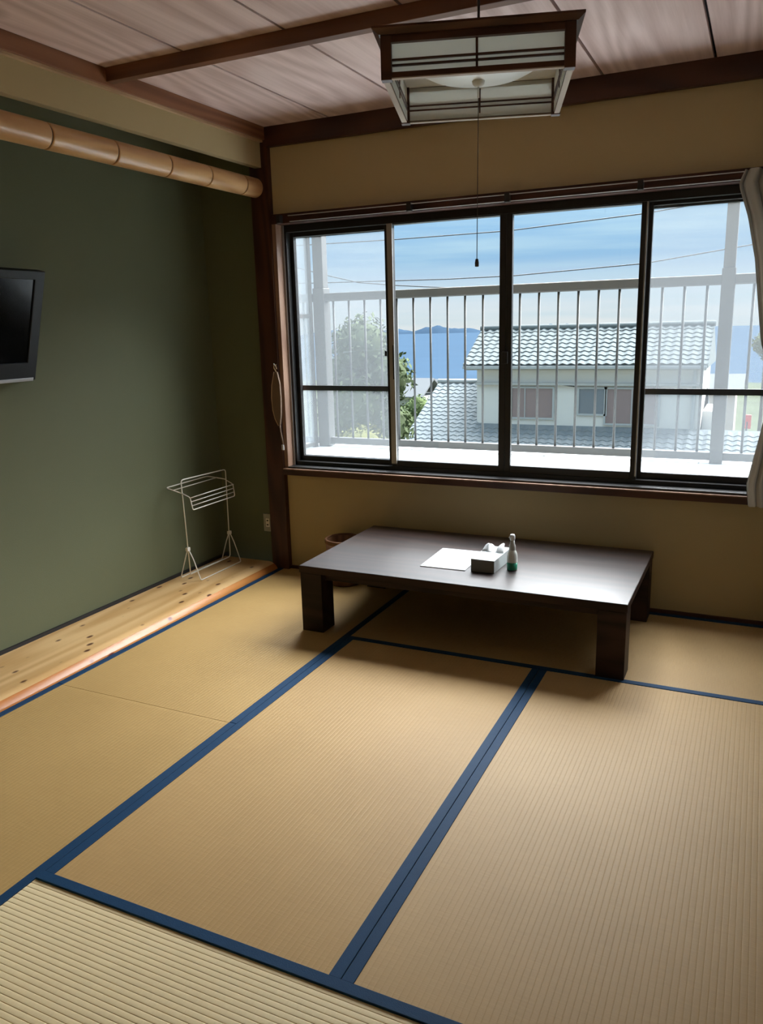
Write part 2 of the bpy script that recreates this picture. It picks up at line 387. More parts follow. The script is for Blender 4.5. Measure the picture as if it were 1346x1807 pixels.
plat_prism('rounded_edge', [(nose(32.5)[0], -0.05)] + [nose(32.5)] + [nose(a) for a in range(34, 62, 3)] + [(nose(61)[0], -0.05)], m_pine_edge)
struct(bx('baseboard_left', (XG, YN, -0.05), (XG + 0.012, YW, 0.052), m_black))
log = tag(empty('log_lintel', (-0.905, 2.55, 2.143)), 'pale peeled round log with dark rings running along the top of the alcove', 'log')
R0 = 0.050; ringy = [2.431, 2.132, 1.833, 1.495, 1.146, 0.83, 0.45, 0.05, -0.4]
ys = [YW - 0.036] + ringy + [YN - 0.02]
for i, (a, b) in enumerate(zip(ys, ys[1:])):
    n = 28; g = 0.0038; s = MB(); prof = [(a - g, R0 - 0.005), (a - g - 0.0005, R0 - 0.0012), (a - g - 0.003, R0), (a - g - 0.008, R0), (b + g + 0.008, R0), (b + g + 0.003, R0), (b + g + 0.0005, R0 - 0.0012), (b + g, R0 - 0.005)]
    rows = [[(r * math.cos(2 * math.pi * k / n), y - 2.55, r * math.sin(2 * math.pi * k / n)) for k in range(n)] for y, r in prof]
    s.grid(rows, True, True); s.build('log_section', m_log, log)
MB().tube([(0, ys[0] - 2.55, 0), (0, ys[-1] - 2.55, 0)], R0 - 0.005, 24).build('groove_core', m_cord, log)

# ------------------------------------------------------------------ window
win = struct(empty('window_1', (0.46, YW, 0.6)), 'four-panel sliding window in dark aluminium', 'window')
OX, OZ = 0.46, 0.6
def wb(name, x0, x1, y0, y1, z0, z1, mat, parent=None, bevel=0.0):
    return bx(name, (x0 - OX, y0 - YW, z0 - OZ), (x1 - OX, y1 - YW, z1 - OZ), mat, parent or win, bevel)
m_jamb = wood('pale_jamb', (0.20, 0.11, 0.07, 1), (0.30, 0.18, 0.12, 1), axis=2, rough=0.5)
wb('wood_jamb', -0.826, -0.802, YW - 0.022, YW + 0.05, 0.612, 1.99, m_jamb)
wb('wood_jamb', 1.722, 1.746, YW - 0.022, YW + 0.05, 0.612, 1.99, m_jamb)
wb('wood_head', -0.826, 1.746, YW - 0.03, YW + 0.05, 1.952, 2.002, m_redwood_x)
wb('wood_sill', -0.826, 1.79, YW - 0.042, YW + 0.05, 0.575, 0.606, m_redwood_x)
wb('lit_sill_top', -0.826, 1.79, YW - 0.042, YW + 0.05, 0.606, 0.612, m_jamb)  # paler wood carries the light falling on the sill's top edge
fr = MB()
for a in ((-0.802, -0.780, 0.612, 1.952), (1.70, 1.722, 0.612, 1.952)):
    fr.box((a[0] - OX, 0.045, a[2] - OZ), (a[1] - OX, 0.15, a[3] - OZ))
fr.box((-0.802 - OX, 0.045, 1.915 - OZ), (1.722 - OX, 0.15, 1.952 - OZ)); fr.box((-0.802 - OX, 0.045, 0.612 - OZ), (1.722 - OX, 0.15, 0.644 - OZ))
fr.box((-0.802 - OX, -0.024, 0.6125 - OZ), (1.722 - OX, 0.046, 0.622 - OZ))
fr.build('outer_frame', m_alu, win)
bx('lit_frame_reveal', (-0.802 - OX, 0.036, 0.613 - OZ), (-0.792 - OX, 0.046, 1.95 - OZ), m_aluL, win)  # silver strip stands for daylight caught by the dark frame's reveal
def sash(x0, x1, y, sl, sr, top, bot, lt=None, name='sash', paneM=None, pane='pane', th=0.026, z0=0.640, z1=1.925, mid=None):
    f = MB()
    f.box((x0 - OX, y - YW, z0 - OZ), (x0 + sl - OX, y - YW + th, z1 - OZ), 0.0015, 1)
    f.box((x1 - sr - OX, y - YW, z0 - OZ), (x1 - OX, y - YW + th, z1 - OZ), 0.0015, 1)
    f.box((x0 + sl - OX, y - YW, z0 - OZ), (x1 - sr - OX, y - YW + th, z0 + bot - OZ), 0.0015, 1)
    f.box((x0 + sl - OX, y - YW, z1 - top - OZ), (x1 - sr - OX, y - YW + th, z1 - OZ), 0.0015, 1)
    s = f.build(name, m_alu, win)
    bx(pane, (x0 + sl - 0.004 - OX, y - YW + th * 0.42, z0 + bot - 0.004 - OZ), (x1 - sr + 0.004 - OX, y - YW + th * 0.58, z1 - top + 0.004 - OZ), paneM or m_glass, s)
    if mid: bx('middle_bar', (x0 + sl - OX, y - YW - 0.001, mid - 0.014 - OZ), (x1 - sr - OX, y - YW + th + 0.001, mid + 0.014 - OZ), m_alu, s)
    return s
s1 = sash(-0.785, -0.168, 2.695, 0.026, 0.036, 0.034, 0.032)
s2 = sash(-0.172, 0.4665, 2.662, 0.030, 0.033, 0.016, 0.037)
s3 = sash(0.4675, 1.125, 2.662, 0.030, 0.030, 0.016, 0.040)
s4 = sash(1.112, 1.705, 2.695, 0.030, 0.030, 0.026, 0.036)
# silver colour stands for light on middle sash edges; the pull and lock pieces
bx('lit_sash_edge', (-0.172 - OX, 2.655 - YW, 0.66 - OZ), (-0.142 - OX, 2.662 - YW, 1.915 - OZ), m_aluL, s2)
bx('pull_handle', (-0.150 - OX, 2.650 - YW, 1.12 - OZ), (-0.143 - OX, 2.655 - YW, 1.30 - OZ), m_alu, s2, 0.001)
bx('lock', (0.452 - OX, 2.648 - YW, 1.20 - OZ), (0.482 - OX, 2.662 - YW, 1.26 - OZ), m_alu, s2, 0.003)
bx('catch', (-0.215 - OX, 2.688 - YW, 1.24 - OZ), (-0.203 - OX, 2.695 - YW, 1.27 - OZ), m_alu, s1, 0.002)
bx('lit_sash_edge', (1.118 - OX, 2.657 - YW, 0.66 - OZ), (1.124 - OX, 2.662 - YW, 1.915 - OZ), m_aluL, s3)
for a, b in ((-0.80, -0.185), (1.095, 1.72)):
    sash(a, b, 2.735, 0.022, 0.022, 0.022, 0.022, name='insect_screen', paneM=m_screen, pane='mesh', th=0.014, z0=0.648, z1=1.912, mid=1.063)
wb('outer_sill', -0.86, 1.80, 2.755, 2.86, 0.560, 0.612, m_alu)

# curtain rail, curtain, tieback
cr_ = tag(empty('curtain_rail', (0.46, YW - 0.05, 1.98)), 'slim double curtain rail fixed above the window', 'curtain rail')
for z, y in ((1.985, 2.555), (1.957, 2.570)):
    bx('rail', (-0.70 - OX, y - 0.005 - (YW - 0.05), z - 0.0015 - 1.98), (1.76 - OX, y + 0.005 - (YW - 0.05), z + 0.002 - 1.98), m_aluL, cr_, 0.001)
for x in (-0.76, 0.0, 0.5, 1.1, 1.6):
    bx('bracket', (x - 0.012 - OX, 2.548 - (YW - 0.05), -0.028), (x + 0.012 - OX, 0.022, 0.012), m_alu, cr_, 0.001)
def curtain():
    cu = tag(empty('curtain', (1.66, 2.54, 0.6)), 'grey-beige gathered curtain tied back at the right end of the window', 'curtain')
    import bisect
    key = [(1.985, 1.512, 1.785), (1.93, 1.490, 1.785), (1.80, 1.535, 1.785), (1.63, 1.574, 1.785), (1.30, 1.620, 1.780), (1.13, 1.668, 1.775), (1.05, 1.668, 1.775), (0.90, 1.645, 1.785), (0.68, 1.608, 1.790), (0.585, 1.622, 1.790)]
    def lr(z):
        for (za, a, b), (zb, c, d) in zip(key, key[1:]):
            if za >= z >= zb:
                t = (za - z) / (za - zb); t = t * t * (3 - 2 * t) if False else t
                return a + (c - a) * t, b + (d - b) * t
        return key[-1][1], key[-1][2]
    rows = []; NZ = 56; NX = 90
    front = []; back = []
    for i in range(NZ + 1):
        z = 1.985 - (1.985 - 0.585) * i / NZ; a, b = lr(z)
        amp = 0.015 + 0.012 * abs(z - 1.1); rf = []; rb = []
        for j in range(NX + 1):
            t = j / NX
            ph = t * 5.0 * 2 * math.pi + 0.5 * math.sin(z * 3)
            y = 2.500 + amp * math.sin(ph) + 0.006 * math.sin(2.3 * ph + z * 5)
            x = a + (b - a) * t + 0.006 * math.sin(ph * 1.0 + 1.3)
            rf.append((x - 1.66, y - 2.54, z - 0.6)); rb.append((x - 1.66, y + 0.0025 - 2.54, z - 0.6))
        front.append(rf); back.append(rb)
    m = MB()
    rows = [f + bk[::-1] for f, bk in zip(front, back)]
    m.grid(rows, True, True); m.build('drape', m_curtain, cu)
    zt = 1.10; a, b = lr(zt); t = MB()
    ring = [((a + b) / 2 + (b - a) * 0.54 * math.cos(2 * math.pi * k / 24), 2.500 + 0.046 * math.sin(2 * math.pi * k / 24)) for k in range(24)]
    t.grid([[(x - 1.66, y - 2.54, z - 0.6) for x, y in ring] for z in (zt - 0.025, zt + 0.025)], True, True); t.build('tie_band', m_curtain, cu)
    for k in range(6):
        x = 1.54 + 0.045 * k
        MB().tube([(x - 1.66, 0.010, 1.375), (x - 1.66, 0.015, 1.388)], 0.003, 6).build('hook', m_ivory, cu)
curtain()
tb = tag(empty('curtain_tieback', (-0.838, 2.55, 0.72)), 'brown leaf-shaped curtain tieback strap hanging from a hook beside the window', 'tieback')
def T(x, z, y=2.562): return (x + 0.838, y - 2.55, z - 0.72)
out = [(-0.842, 1.165), (-0.862, 1.09), (-0.868, 1.02), (-0.864, 0.95), (-0.852, 0.90), (-0.832, 0.862), (-0.822, 0.868), (-0.812, 0.93), (-0.808, 1.02), (-0.810, 1.10), (-0.824, 1.165)]
MB().prism(out, lambda u, v, t: T(u, v, t), 2.554, 2.566).build('strap', m_tie, tb)
MB().tube([T(x, z, 2.553) for x, z in out[:6]], 0.0025, 6).build('piping', m_palestrip, tb)
MB().tube([T(-0.833, 1.165), T(-0.846, 1.185), T(-0.846, 1.205), T(-0.836, 1.205), T(-0.830, 1.18)], 0.003, 6).build('loop', m_palestrip, tb)
MB().tube([T(-0.828, 0.865), T(-0.826, 0.83), T(-0.820, 0.79), T(-0.814, 0.755)], [0.006, 0.004, 0.006, 0.004], 8).build('cord', m_tie, tb)
bx('tag', T(-0.820, 0.722, 2.556), T(-0.806, 0.752, 2.560), m_paper, tb)
MB().tube([T(-0.838, 1.205, 2.576), T(-0.838, 1.200, 2.556), T(-0.838, 1.212, 2.550)], 0.0025, 6).build('hook', m_aluL, tb)

# ------------------------------------------------------------------ outlet on alcove end wall
ou = tag(empty('wall_outlet', (-0.978, YW, 0.268)), 'small ivory wall socket low in the dark alcove corner', 'outlet')
bx('plate', (-0.031, -0.007, -0.055), (0.031, 0.0, 0.055), m_ivory, ou, 0.003)
bx('socket', (-0.012, -0.010, -0.026), (0.012, -0.006, 0.026), m_white, ou, 0.001)
for s in (-0.013, 0.013): bx('slot', (-0.006, -0.0108, s - 0.004), (0.006, -0.0098, s + 0.004), m_black, ou)

# ------------------------------------------------------------------ low table
TX0, TX1, TY0, TY1, TZ = -0.250, 1.237, 1.760, 2.565, 0.322
tab = tag(empty('low_table', ((TX0 + TX1) / 2, (TY0 + TY1) / 2, 0)), 'large dark-stained low table with thick square legs below the window', 'table')
tcx, tcy = tab.location.x, tab.location.y
tt = bx('tabletop', (TX0 - tcx, TY0 - tcy, TZ - 0.034), (TX1 - tcx, TY1 - tcy, TZ - 0.0015), m_table, tab, 0.0015)
bx('lacquered_surface', (TX0 + 0.0015 - tcx, TY0 + 0.0015 - tcy, TZ - 0.003), (TX1 - 0.0015 - tcx, TY1 - 0.0015 - tcy, TZ), m_tabletop, tt, 0.001)
for lx in (TX0, TX1 - 0.118):
    for ly in (TY0, TY1 - 0.118):
        bx('leg', (lx + 0.003 - tcx, ly + 0.003 - tcy, 0.0), (lx + 0.115 - tcx, ly + 0.115 - tcy, TZ - 0.034), m_table, tab, 0.003)
for a in (TY0 + 0.04, TY1 - 0.07): bx('apron', (TX0 + 0.115 - tcx, a - tcy, TZ - 0.070), (TX1 - 0.115 - tcx, a + 0.03 - tcy, TZ - 0.034), m_table, tab)
for a in (TX0 + 0.04, TX1 - 0.07): bx('apron', (a - tcx, TY0 + 0.115 - tcy, TZ - 0.070), (a + 0.03 - tcx, TY1 - 0.115 - tcy, TZ - 0.034), m_table, tab)

# papers
pp = tag(empty('paper_folder', (0.392, 2.098, TZ)), 'pale sheaf of papers lying flat on the dark table', 'papers')
for k, (dx, dy, rz, th, wx, wy) in enumerate(((0, 0, 0.02, 0.004, 0.216, 0.305), (0.003, 0.003, -0.012, 0.0012, 0.210, 0.297), (-0.002, 0.006, 0.025, 0.0012, 0.206, 0.290))):
    z = (0.0, 0.0041, 0.0054)[k]
    o = bx('cover' if k == 0 else 'sheet', (-wx / 2, -wy / 2, 0), (wx / 2, wy / 2, th), m_paper, pp, 0.0004); o.location = (dx, dy, z); o.rotation_euler = (0, 0, rz)
# tissue box
tb_ = tag(empty('tissue_box', (0.585, 2.075, TZ), -0.03), 'white tissue box with end toned for shade, a tissue pulled up through the top', 'tissue box')
m_tbox = plain('tissue_carton', (0.45, 0.48, 0.49, 1), 0.5, var=0.03)
m_tend = plain('tissue_carton_shaded', (0.20, 0.20, 0.195, 1), 0.6)  # shade on the carton's front, put in as a darker grey
bx('carton', (-0.055, -0.117, 0), (0.055, 0.117, 0.058), m_tbox, tb_, 0.0015)
bx('shaded_end', (-0.053, -0.1185, 0.002), (0.053, -0.1168, 0.056), m_tend, tb_)
m_ts = MB(); n = 14
rows = []
for i in range(7):
    t = i / 6; rows.append([((-0.05 + 0.1 * j / n) * (1 - 0.25 * t) + 0.004 * math.sin(j), 0.01 + 0.05 * t + 0.012 * math.sin(j * 0.9 + t * 3) * (0.3 + t), 0.0585 + 0.034 * math.sin(t * 2.0) * (0.55 + 0.45 * math.sin(j * 0.55 + 0.4))) for j in range(n + 1)])
m_ts.grid(rows, True); ts = m_ts.build('tissue', m_paper, tb_); sm = ts.modifiers.new('thick', 'SOLIDIFY'); sm.thickness = 0.0008
bx('opening_film', (-0.028, -0.08, 0.0582), (0.028, 0.08, 0.0588), plain('film', (0.45, 0.5, 0.53, 1), 0.3), tb_)
# spray bottle
bt = tag(empty('spray_bottle', (0.692, 2.045, TZ)), 'small clear spray bottle with green liquid standing beside the tissue box', 'bottle')
m_cl = plain('clear_plastic', (0.62, 0.64, 0.60, 1), 0.25); m_liq = plain('green_liquid', (0.015, 0.24, 0.14, 1), 0.25)
MB().lathe([(0, 0.001), (0.0225, 0.001), (0.0235, 0.004), (0.0235, 0.036), (0, 0.0361)], n=24).build('liquid', m_liq, bt)
MB().lathe([(0.0236, 0.0362), (0.0233, 0.060), (0.0215, 0.076), (0.017, 0.087), (0.0125, 0.093), (0.0125, 0.097), (0, 0.097)], n=24).build('body', m_cl, bt)
MB().lathe([(0.0145, 0.092), (0.0150, 0.098), (0.0145, 0.112), (0.011, 0.120), (0.0095, 0.136), (0, 0.136)], n=24).build('collar', plain('cap_grey', (0.40, 0.40, 0.38, 1), 0.4), bt)
MB().lathe([(0.0095, 0.136), (0.0115, 0.141), (0.0115, 0.158), (0.009, 0.163), (0, 0.163)], n=24).build('pump_cap', m_paper, bt)
MB().tube([(0, 0, 0.150), (-0.012, -0.010, 0.150)], 0.0035, 8).build('nozzle', m_paper, bt)

# waste bin
bn = tag(empty('waste_bin', (-0.395, 2.478, 0)), 'round brown wooden waste bin half hidden behind the low table', 'bin')
MB().lathe([(0, 0.0), (0.088, 0.0), (0.094, 0.01), (0.103, 0.255), (0.097, 0.255), (0.090, 0.012), (0, 0.012)], n=40).build('body', m_bin, bn)
MB().lathe([(0.1045, 0.235), (0.1065, 0.240), (0.1065, 0.254), (0.1035, 0.259), (0.096, 0.259), (0.096, 0.250)], n=40).build('rim', m_bin, bn)
for z in (0.03, 0.15):
    MB().lathe([(0.0955 + z * 0.036, z), (0.0985 + z * 0.036, z + 0.004), (0.0985 + z * 0.036, z + 0.012), (0.0965 + z * 0.036, z + 0.016)], n=40).build('hoop', m_bin, bn)

# ------------------------------------------------------------------ drying rack
rk = tag(empty('towel_rack', (-1.185, 2.30, 0.036)), 'small white wire towel rack standing on the pine alcove board', 'rack')
def P(x, y, z): return (x + 1.185, y - 2.30, z - 0.036)
rw = 0.0032
def round_path(pts, r=0.018, n=4):
    out = [Vector(pts[0])]
    for a, b, c in zip(pts, pts[1:], pts[2:]):
        a, b, c = Vector(a), Vector(b), Vector(c); u = (a - b).normalized(); v = (c - b).normalized()
        p0, p1 = b + u * r, b + v * r
        for i in range(n + 1):
            t = i / n; out.append(p0 * (1 - t) ** 2 + b * 2 * t * (1 - t) + p1 * t * t)
    out.append(Vector(pts[-1])); return out
y0, y1 = 2.095, 2.500
MB().tube(round_path([P(-1.180, y0 + 0.01, 0.07), P(-1.185, y0, 0.61), P(-1.185, y1, 0.60), P(-1.180, y1 - 0.02, 0.07), P(-1.180, y0 + 0.01, 0.07)], 0.02), rw, 8).build('main_frame', m_wire, rk)
for nm, xb in (('front_foot', -1.115), ('rear_foot', -1.255)):
    MB().tube(round_path([P(-1.183, y0 + 0.008, 0.222), P(-1.18 + (xb + 1.18) * 0.4, y0 + 0.012, 0.16), P(xb, y0 + 0.015, 0.040), P(xb, y1 - 0.005, 0.040), P(-1.18 + (xb + 1.18) * 0.4, y1 - 0.008, 0.16), P(-1.183, y1 - 0.008, 0.222)], 0.012), rw, 8).build(nm, m_wire, rk)
for y in (y0 + 0.008, y1 - 0.008):
    bx('clip', P(-1.192, y - 0.012, 0.205), P(-1.174, y + 0.012, 0.226), m_wire, rk, 0.003)
MB().tube(round_path([P(-1.185, y0 + 0.0, 0.535), P(-1.275, y0 - 0.02, 0.565), P(-1.275, y1 - 0.06, 0.565), P(-1.20, y1 + 0.012, 0.538), P(-1.185, y1, 0.535)], 0.015), rw, 8).build('back_arm', m_wire, rk)
MB().tube([P(-1.235, y0 - 0.012, 0.552), P(-1.235, y1 - 0.02, 0.552)], rw * 0.9, 8).build('rail', m_wire, rk)
MB().tube(round_path([P(-1.185, y0, 0.535), P(-1.135, y0 + 0.005, 0.515), P(-1.125, y0 + 0.008, 0.445), P(-1.125, y1 - 0.008, 0.445), P(-1.135, y1 - 0.005, 0.515), P(-1.185, y1, 0.535)], 0.012), rw, 8).build('front_arm', m_wire, rk)
for z in (0.514, 0.491, 0.468): MB().tube([P(-1.130, y0 + 0.006, z), P(-1.130, y1 - 0.006, z)], rw * 0.9, 8).build('rail', m_wire, rk)

# ------------------------------------------------------------------ television
tvr = tag(empty('television', (-1.207, 0.903, 1.443)), 'dark flat television on a bracket, tilted down from the green wall', 'television')
TVT = math.radians(17)
def tvb(name, y0, y1, z0, z1, x0, x1, mat, bevel=0.0, parent=None):
    o = bx(name, (x0, y0, z0), (x1, y1, z1), mat, None, bevel); o.parent = tvr; o.rotation_euler = (0, TVT, 0); return o
HW, HH = 0.365, 0.235
tvb('casing', -HW, HW, -HH, HH, -0.016, 0.018, m_tv, 0.006)
tvb('bezel_top', -HW, HW, HH - 0.036, HH, 0.014, 0.026, m_tv, 0.003)
tvb('bezel_bottom', -HW, HW, -HH, -HH + 0.080, 0.014, 0.026, m_tv, 0.003)
tvb('bezel_side', HW - 0.05, HW, -HH + 0.07, HH - 0.03, 0.014, 0.026, m_tv, 0.003)
tvb('bezel_side', -HW, -HW + 0.05, -HH + 0.07, HH - 0.03, 0.014, 0.026, m_tv, 0.003)
tvb('screen', -HW + 0.048, HW - 0.048, -HH + 0.076, HH - 0.034, 0.012, 0.0195, m_tvs)
tvb('silver_strip', -HW + 0.004, HW - 0.012, -HH - 0.004, -HH + 0.012, 0.010, 0.0275, m_silver, 0.002)
tvb('bracket', -0.12, 0.12, -0.10, 0.10, -0.030, -0.015, m_black)
bx('wall_arm', (-0.093, -0.05, -0.05), (-0.02, 0.05, 0.05), m_black, tvr)

# ------------------------------------------------------------------ pendant lamp
LZ = 2.08; lamp = tag(empty('pendant_lamp', (0.785, 1.282, LZ), math.radians(17.5)), 'square timber and white paper pendant lamp with a long pull cord', 'lamp')
H = 0.267; hh = 0.108; pw = 0.030
for sx in (-1, 1):
    for sy in (-1, 1):
        x, y = sx * (H - pw / 2), sy * (H - pw / 2)
        bx('corner_post', (x - pw / 2, y - pw / 2, -0.006), (x + pw / 2, y + pw / 2, hh), m_lampw, lamp, 0.0015)
def lamp_side(rz):
    h = H - pw
    f = MB()
    f.box((-h, -H + 0.003, 0.0), (h, -H + 0.020, 0.014)); f.box((-h, -H + 0.003, hh - 0.018), (h, -H + 0.020, hh))
    s = f.build('side_panel', m_lampw, lamp); s.rotation_euler = (0, 0, rz)
    for z in (0.034, 0.048): bx('lattice_bar', (-h, -H + 0.012, z - 0.0024), (h, -H + 0.0250, z + 0.0024), m_lampw, s)
    bx('lattice_bar', (-0.003, -H + 0.012, 0.014), (0.003, -H + 0.0250, hh - 0.018), m_lampw, s)
    bx('paper_pane', (-h - 0.012, -H + 0.0212, 0.003), (h + 0.012, -H + 0.0222, hh - 0.004), m_shoji, s)
    bx('lit_bottom_edge', (-h, -H + 0.003, -0.003), (h, -H + 0.020, 0.0), m_lampedge, s)
for k in range(4): lamp_side(k * math.pi / 2)
rim = MB(); a, b = H + 0.001, H + 0.021
def sq(r, z): return [(-r, -r, z), (r, -r, z), (r, r, z), (-r, r, z)]
rim.grid([sq(H - 0.02, hh), sq(H + 0.004, hh), sq(b, hh + 0.012), sq(b, hh + 0.018), sq(H - 0.02, hh + 0.018), sq(H - 0.02, hh)], False, True)
rim.build('rim', m_lampw, lamp)
bx('top_plate', (-H + 0.02, -H + 0.02, hh - 0.002), (H - 0.02, H - 0.02, hh + 0.006), m_plate, lamp)
MB().lathe([(0.0, 0.046), (0.05, 0.048), (0.10, 0.055), (0.15, 0.068), (0.185, 0.086), (0.195, 0.105), (0.195, hh - 0.003)], n=48).build('diffuser', m_dome, lamp)
MB().lathe([(0, 0.030), (0.010, 0.031), (0.018, 0.038), (0.020, 0.047), (0, 0.050)], n=20).build('knob', m_plate, lamp)
ZP = 1.60 - LZ
MB().tube([(0, 0, 0.034), (0, 0, 0.0)], 0.003, 8).build('cord_sleeve', m_plate, lamp)
MB().tube([(0, 0, 0.034), (-0.002, 0, ZP / 2), (-0.004, 0, ZP)], 0.0013, 6).build('pull_cord', m_cord, lamp)
MB().lathe([(0, 0.0), (0.006, 0.001), (0.0065, 0.012), (0.0045, 0.024), (0, 0.026)], c=(-0.004, 0, ZP - 0.020), n=14).build('cord_toggle', m_cord, lamp)
MB().tube([(0, 0, hh), (0, 0, ZC - LZ)], 0.004, 8).build('hanging_cord', m_cord, lamp)
MB().lathe([(0, 0), (0.04, 0.0), (0.045, 0.01), (0.045, 0.03), (0, 0.03)], c=(0, 0, ZC - LZ - 0.0301), n=24).build('ceiling_rose', m_ivory, lamp)

# ================================================================== outside
# terrace roof sheet and railing
dk = tag(empty('terrace_deck', (0.5, 3.2, 0.585)), 'pale flat terrace sheet just outside the window', 'terrace')
bx('deck_sheet', (-3.5, -0.34, -0.30), (4.5, 0.70, 0.0), m_deck, dk)
for x in (-2.2, -0.95, -0.05, 0.85, 2.2):
    bx('sheet_seam', (x - 0.004, -0.33, 0.0), (x + 0.004, 0.69, 0.002), m_seam, dk)
RY = 3.60
ra = tag(empty('terrace_railing', (0.5, RY, 0.585)), 'grey metal terrace railing with thin upright bars', 'railing')
def rb_(name, x0, x1, y0, y1, z0, z1, m, bevel=0.0): return bx(name, (x0 - 0.5, y0 - RY, z0 - 0.585), (x1 - 0.5, y1 - RY, z1 - 0.585), m, ra, bevel)
rb_('top_rail', -3.0, 4.0, RY - 0.03, RY + 0.03, 1.572, 1.626, m_rail, 0.006)
rb_('bottom_rail', -3.0, 4.0, RY - 0.02, RY + 0.02, 0.602, 0.648, m_rail, 0.004)
bb = None
for k in range(-17, 29):
    x = -0.546 + 0.1175 * k
    if abs(x - 1.44) < 0.04 or abs(x + 1.11) < 0.05: continue
    if bb is None: bb = MB().tube([(0, 0, 0.06), (0, 0, 0.99)], 0.0075, 8).build('baluster', m_bal, ra); bb.location = (x - 0.5, 0, 0)
    else: share('baluster', bb.data, ra, (x - 0.5, 0, 0))
rb_('post', 1.404, 1.474, RY - 0.035, RY + 0.035, 0.586, 1.66, m_rail, 0.004)
rb_('upper_pole', 1.409, 1.469, RY - 0.03, RY + 0.03, 1.66, 3.3, m_rail, 0.004)
rb_('post', -1.150, -1.065, RY - 0.045, RY + 0.045, 0.586, 1.66, m_rail, 0.004)
rb_('upper_pole', -1.145, -1.07, RY - 0.035, RY + 0.035, 1.66, 3.3, m_rail, 0.004)
rb_('post', -1.225, -1.165, RY + 0.10, RY + 0.16, 0.586, 1.60, m_rail, 0.004)
m_frost = veil('frosted_panel', (0.42, 0.45, 0.47, 1), 0.42, 0.6)
pn = tag(empty('terrace_screen', (-1.16, 3.2, 0.585)), 'pale frosted screen panel at the left end of the terrace', 'screen')
bx('panel', (-0.004, -0.34, 0.03), (0.004, 0.33, 1.75), m_frost, pn)
for y in (-0.34, 0.31): bx('panel_post', (-0.015, y, 0.0), (0.015, y + 0.03, 1.78), m_rail, pn)
for z in (0.01, 0.88, 1.75): bx('panel_bar', (-0.010, -0.34, z), (0.010, 0.33, z + 0.025), m_rail, pn)

# neighbour house
m_hwall = plain('house_wall', (0.62, 0.58, 0.53, 1), 0.9, var=0.06, scale=0.8)
m_soffit = plain('eave_board', (0.40, 0.385, 0.36, 1), 0.85)
m_tile = plain('roof_tile', (0.15, 0.165, 0.163, 1), 0.9, var=0.25, scale=5, spec=0.08)
m_tile2 = plain('lower_roof_tile', (0.17, 0.188, 0.193, 1), 0.9, var=0.2, scale=4, spec=0.08)
m_shut = plain('brown_shutter', (0.24, 0.17, 0.16, 1), 0.6); m_shut2 = plain('grey_pane', (0.15, 0.17, 0.19, 1), 0.3)
m_fr = plain('pale_frame', (0.36, 0.36, 0.35, 1), 0.5)
FY = 23.7; HX0, HX1 = -6.75, 0.12
ho = tag(empty('neighbour_house', (-3.3, 25.0, -6.0)), 'pale two-storey house with grey tiled roof seen through the railing', 'house')
def hp(x, y, z): return (x + 3.3, y - 25.0, z + 6.0)
def hb(name, x0, x1, y0, y1, z0, z1, m, parent=None):
    return bx(name, hp(x0, y0, z0), hp(x1, y1, z1), m, parent or ho)
hb('upper_wall', HX0, HX1, FY, 27.0, -4.5, 0.12, m_hwall)
hb('eave_board', HX0, HX1, FY - 0.16, FY, -0.55, -0.48, m_soffit)
hb('eave_soffit', -7.05, 0.2, FY - 0.22, FY + 0.1, -0.08, 0.0, m_soffit)
hb('gutter', -7.10, 0.22, FY - 0.42, FY - 0.32, -0.03, 0.05, m_fr)
for x0, x1, z0, z1, mm, split in ((-5.55, -4.25, -1.58, -0.66, m_shut, 0.32), (-3.42, -2.63, -1.42, -0.66, m_shut2, 0.6), (-2.60, -1.08, -1.70, -0.66, m_shut, 0.5)):
    f = MB()
    for a in ((x0 - .06, x1 + .06, z1, z1 + .06), (x0 - .06, x1 + .06, z0 - .06, z0), (x0 - .06, x0, z0, z1), (x1, x1 + .06, z0, z1)):
        f.box(hp(a[0], FY - 0.06, a[2]), hp(a[1], FY - 0.001, a[3]))
    wn = f.build('house_window', m_fr, ho)
    xm = x0 + (x1 - x0) * split
    hb('shutter', x0, xm - 0.015, FY - 0.03, FY - 0.002, z0, z1, mm, wn); hb('shutter', xm + 0.015, x1, FY - 0.03, FY - 0.002, z0, z1, mm, wn)
    hb('mullion', xm - 0.015, xm + 0.015, FY - 0.05, FY - 0.002, z0, z1, m_fr, wn)
m_stain = plain('weathered_patch', (0.45, 0.43, 0.39, 1), 0.9, var=0.2, scale=6)
MB().tube([hp(-4.1, FY - 0.03, -0.52), hp(-3.8, FY - 0.05, -0.56), hp(-3.5, FY - 0.03, -0.60)], 0.018, 6).build('cable', m_bal, ho)
bx('downpipe', hp(-0.15, FY - 0.10, -1.9), hp(-0.05, FY - 0.02, 0.0), m_fr, ho)
# upper roof with tiles
EY, EZ, RYr, RZ = 23.38, 0.075, 25.3, 1.155
RX0, RX1 = -7.12, 0.25
rf = MB()
rf.prism([(EY, EZ - 0.08), (EY, EZ), (RYr, RZ), (27.3, EZ), (27.3, EZ - 0.08)], lambda u, v, t: hp(t, u, v), RX0, RX1)
roof = rf.build('upper_roof', m_tile, ho)
def tile_mesh(wd, ln):
    m = MB(); n = 7; t = 0.03
    top = [[(-wd / 2 + wd * j / n, 0.0 + yy, 0.022 * math.sin(2 * math.pi * j / n) + zz) for j in range(n + 1)] for yy, zz in ((0, t), (ln, 0.004))]
    low = [[(x, y, z - 0.02) for x, y, z in r] for r in top]
    m.grid([low[0], top[0], top[1]], False)
    o = m.build('roof_tile', m_tile); me = o.data; bpy.data.objects.remove(o); return me
sl = math.hypot(RYr - EY, RZ - EZ); ang = math.atan2(RZ - EZ, RYr - EY)
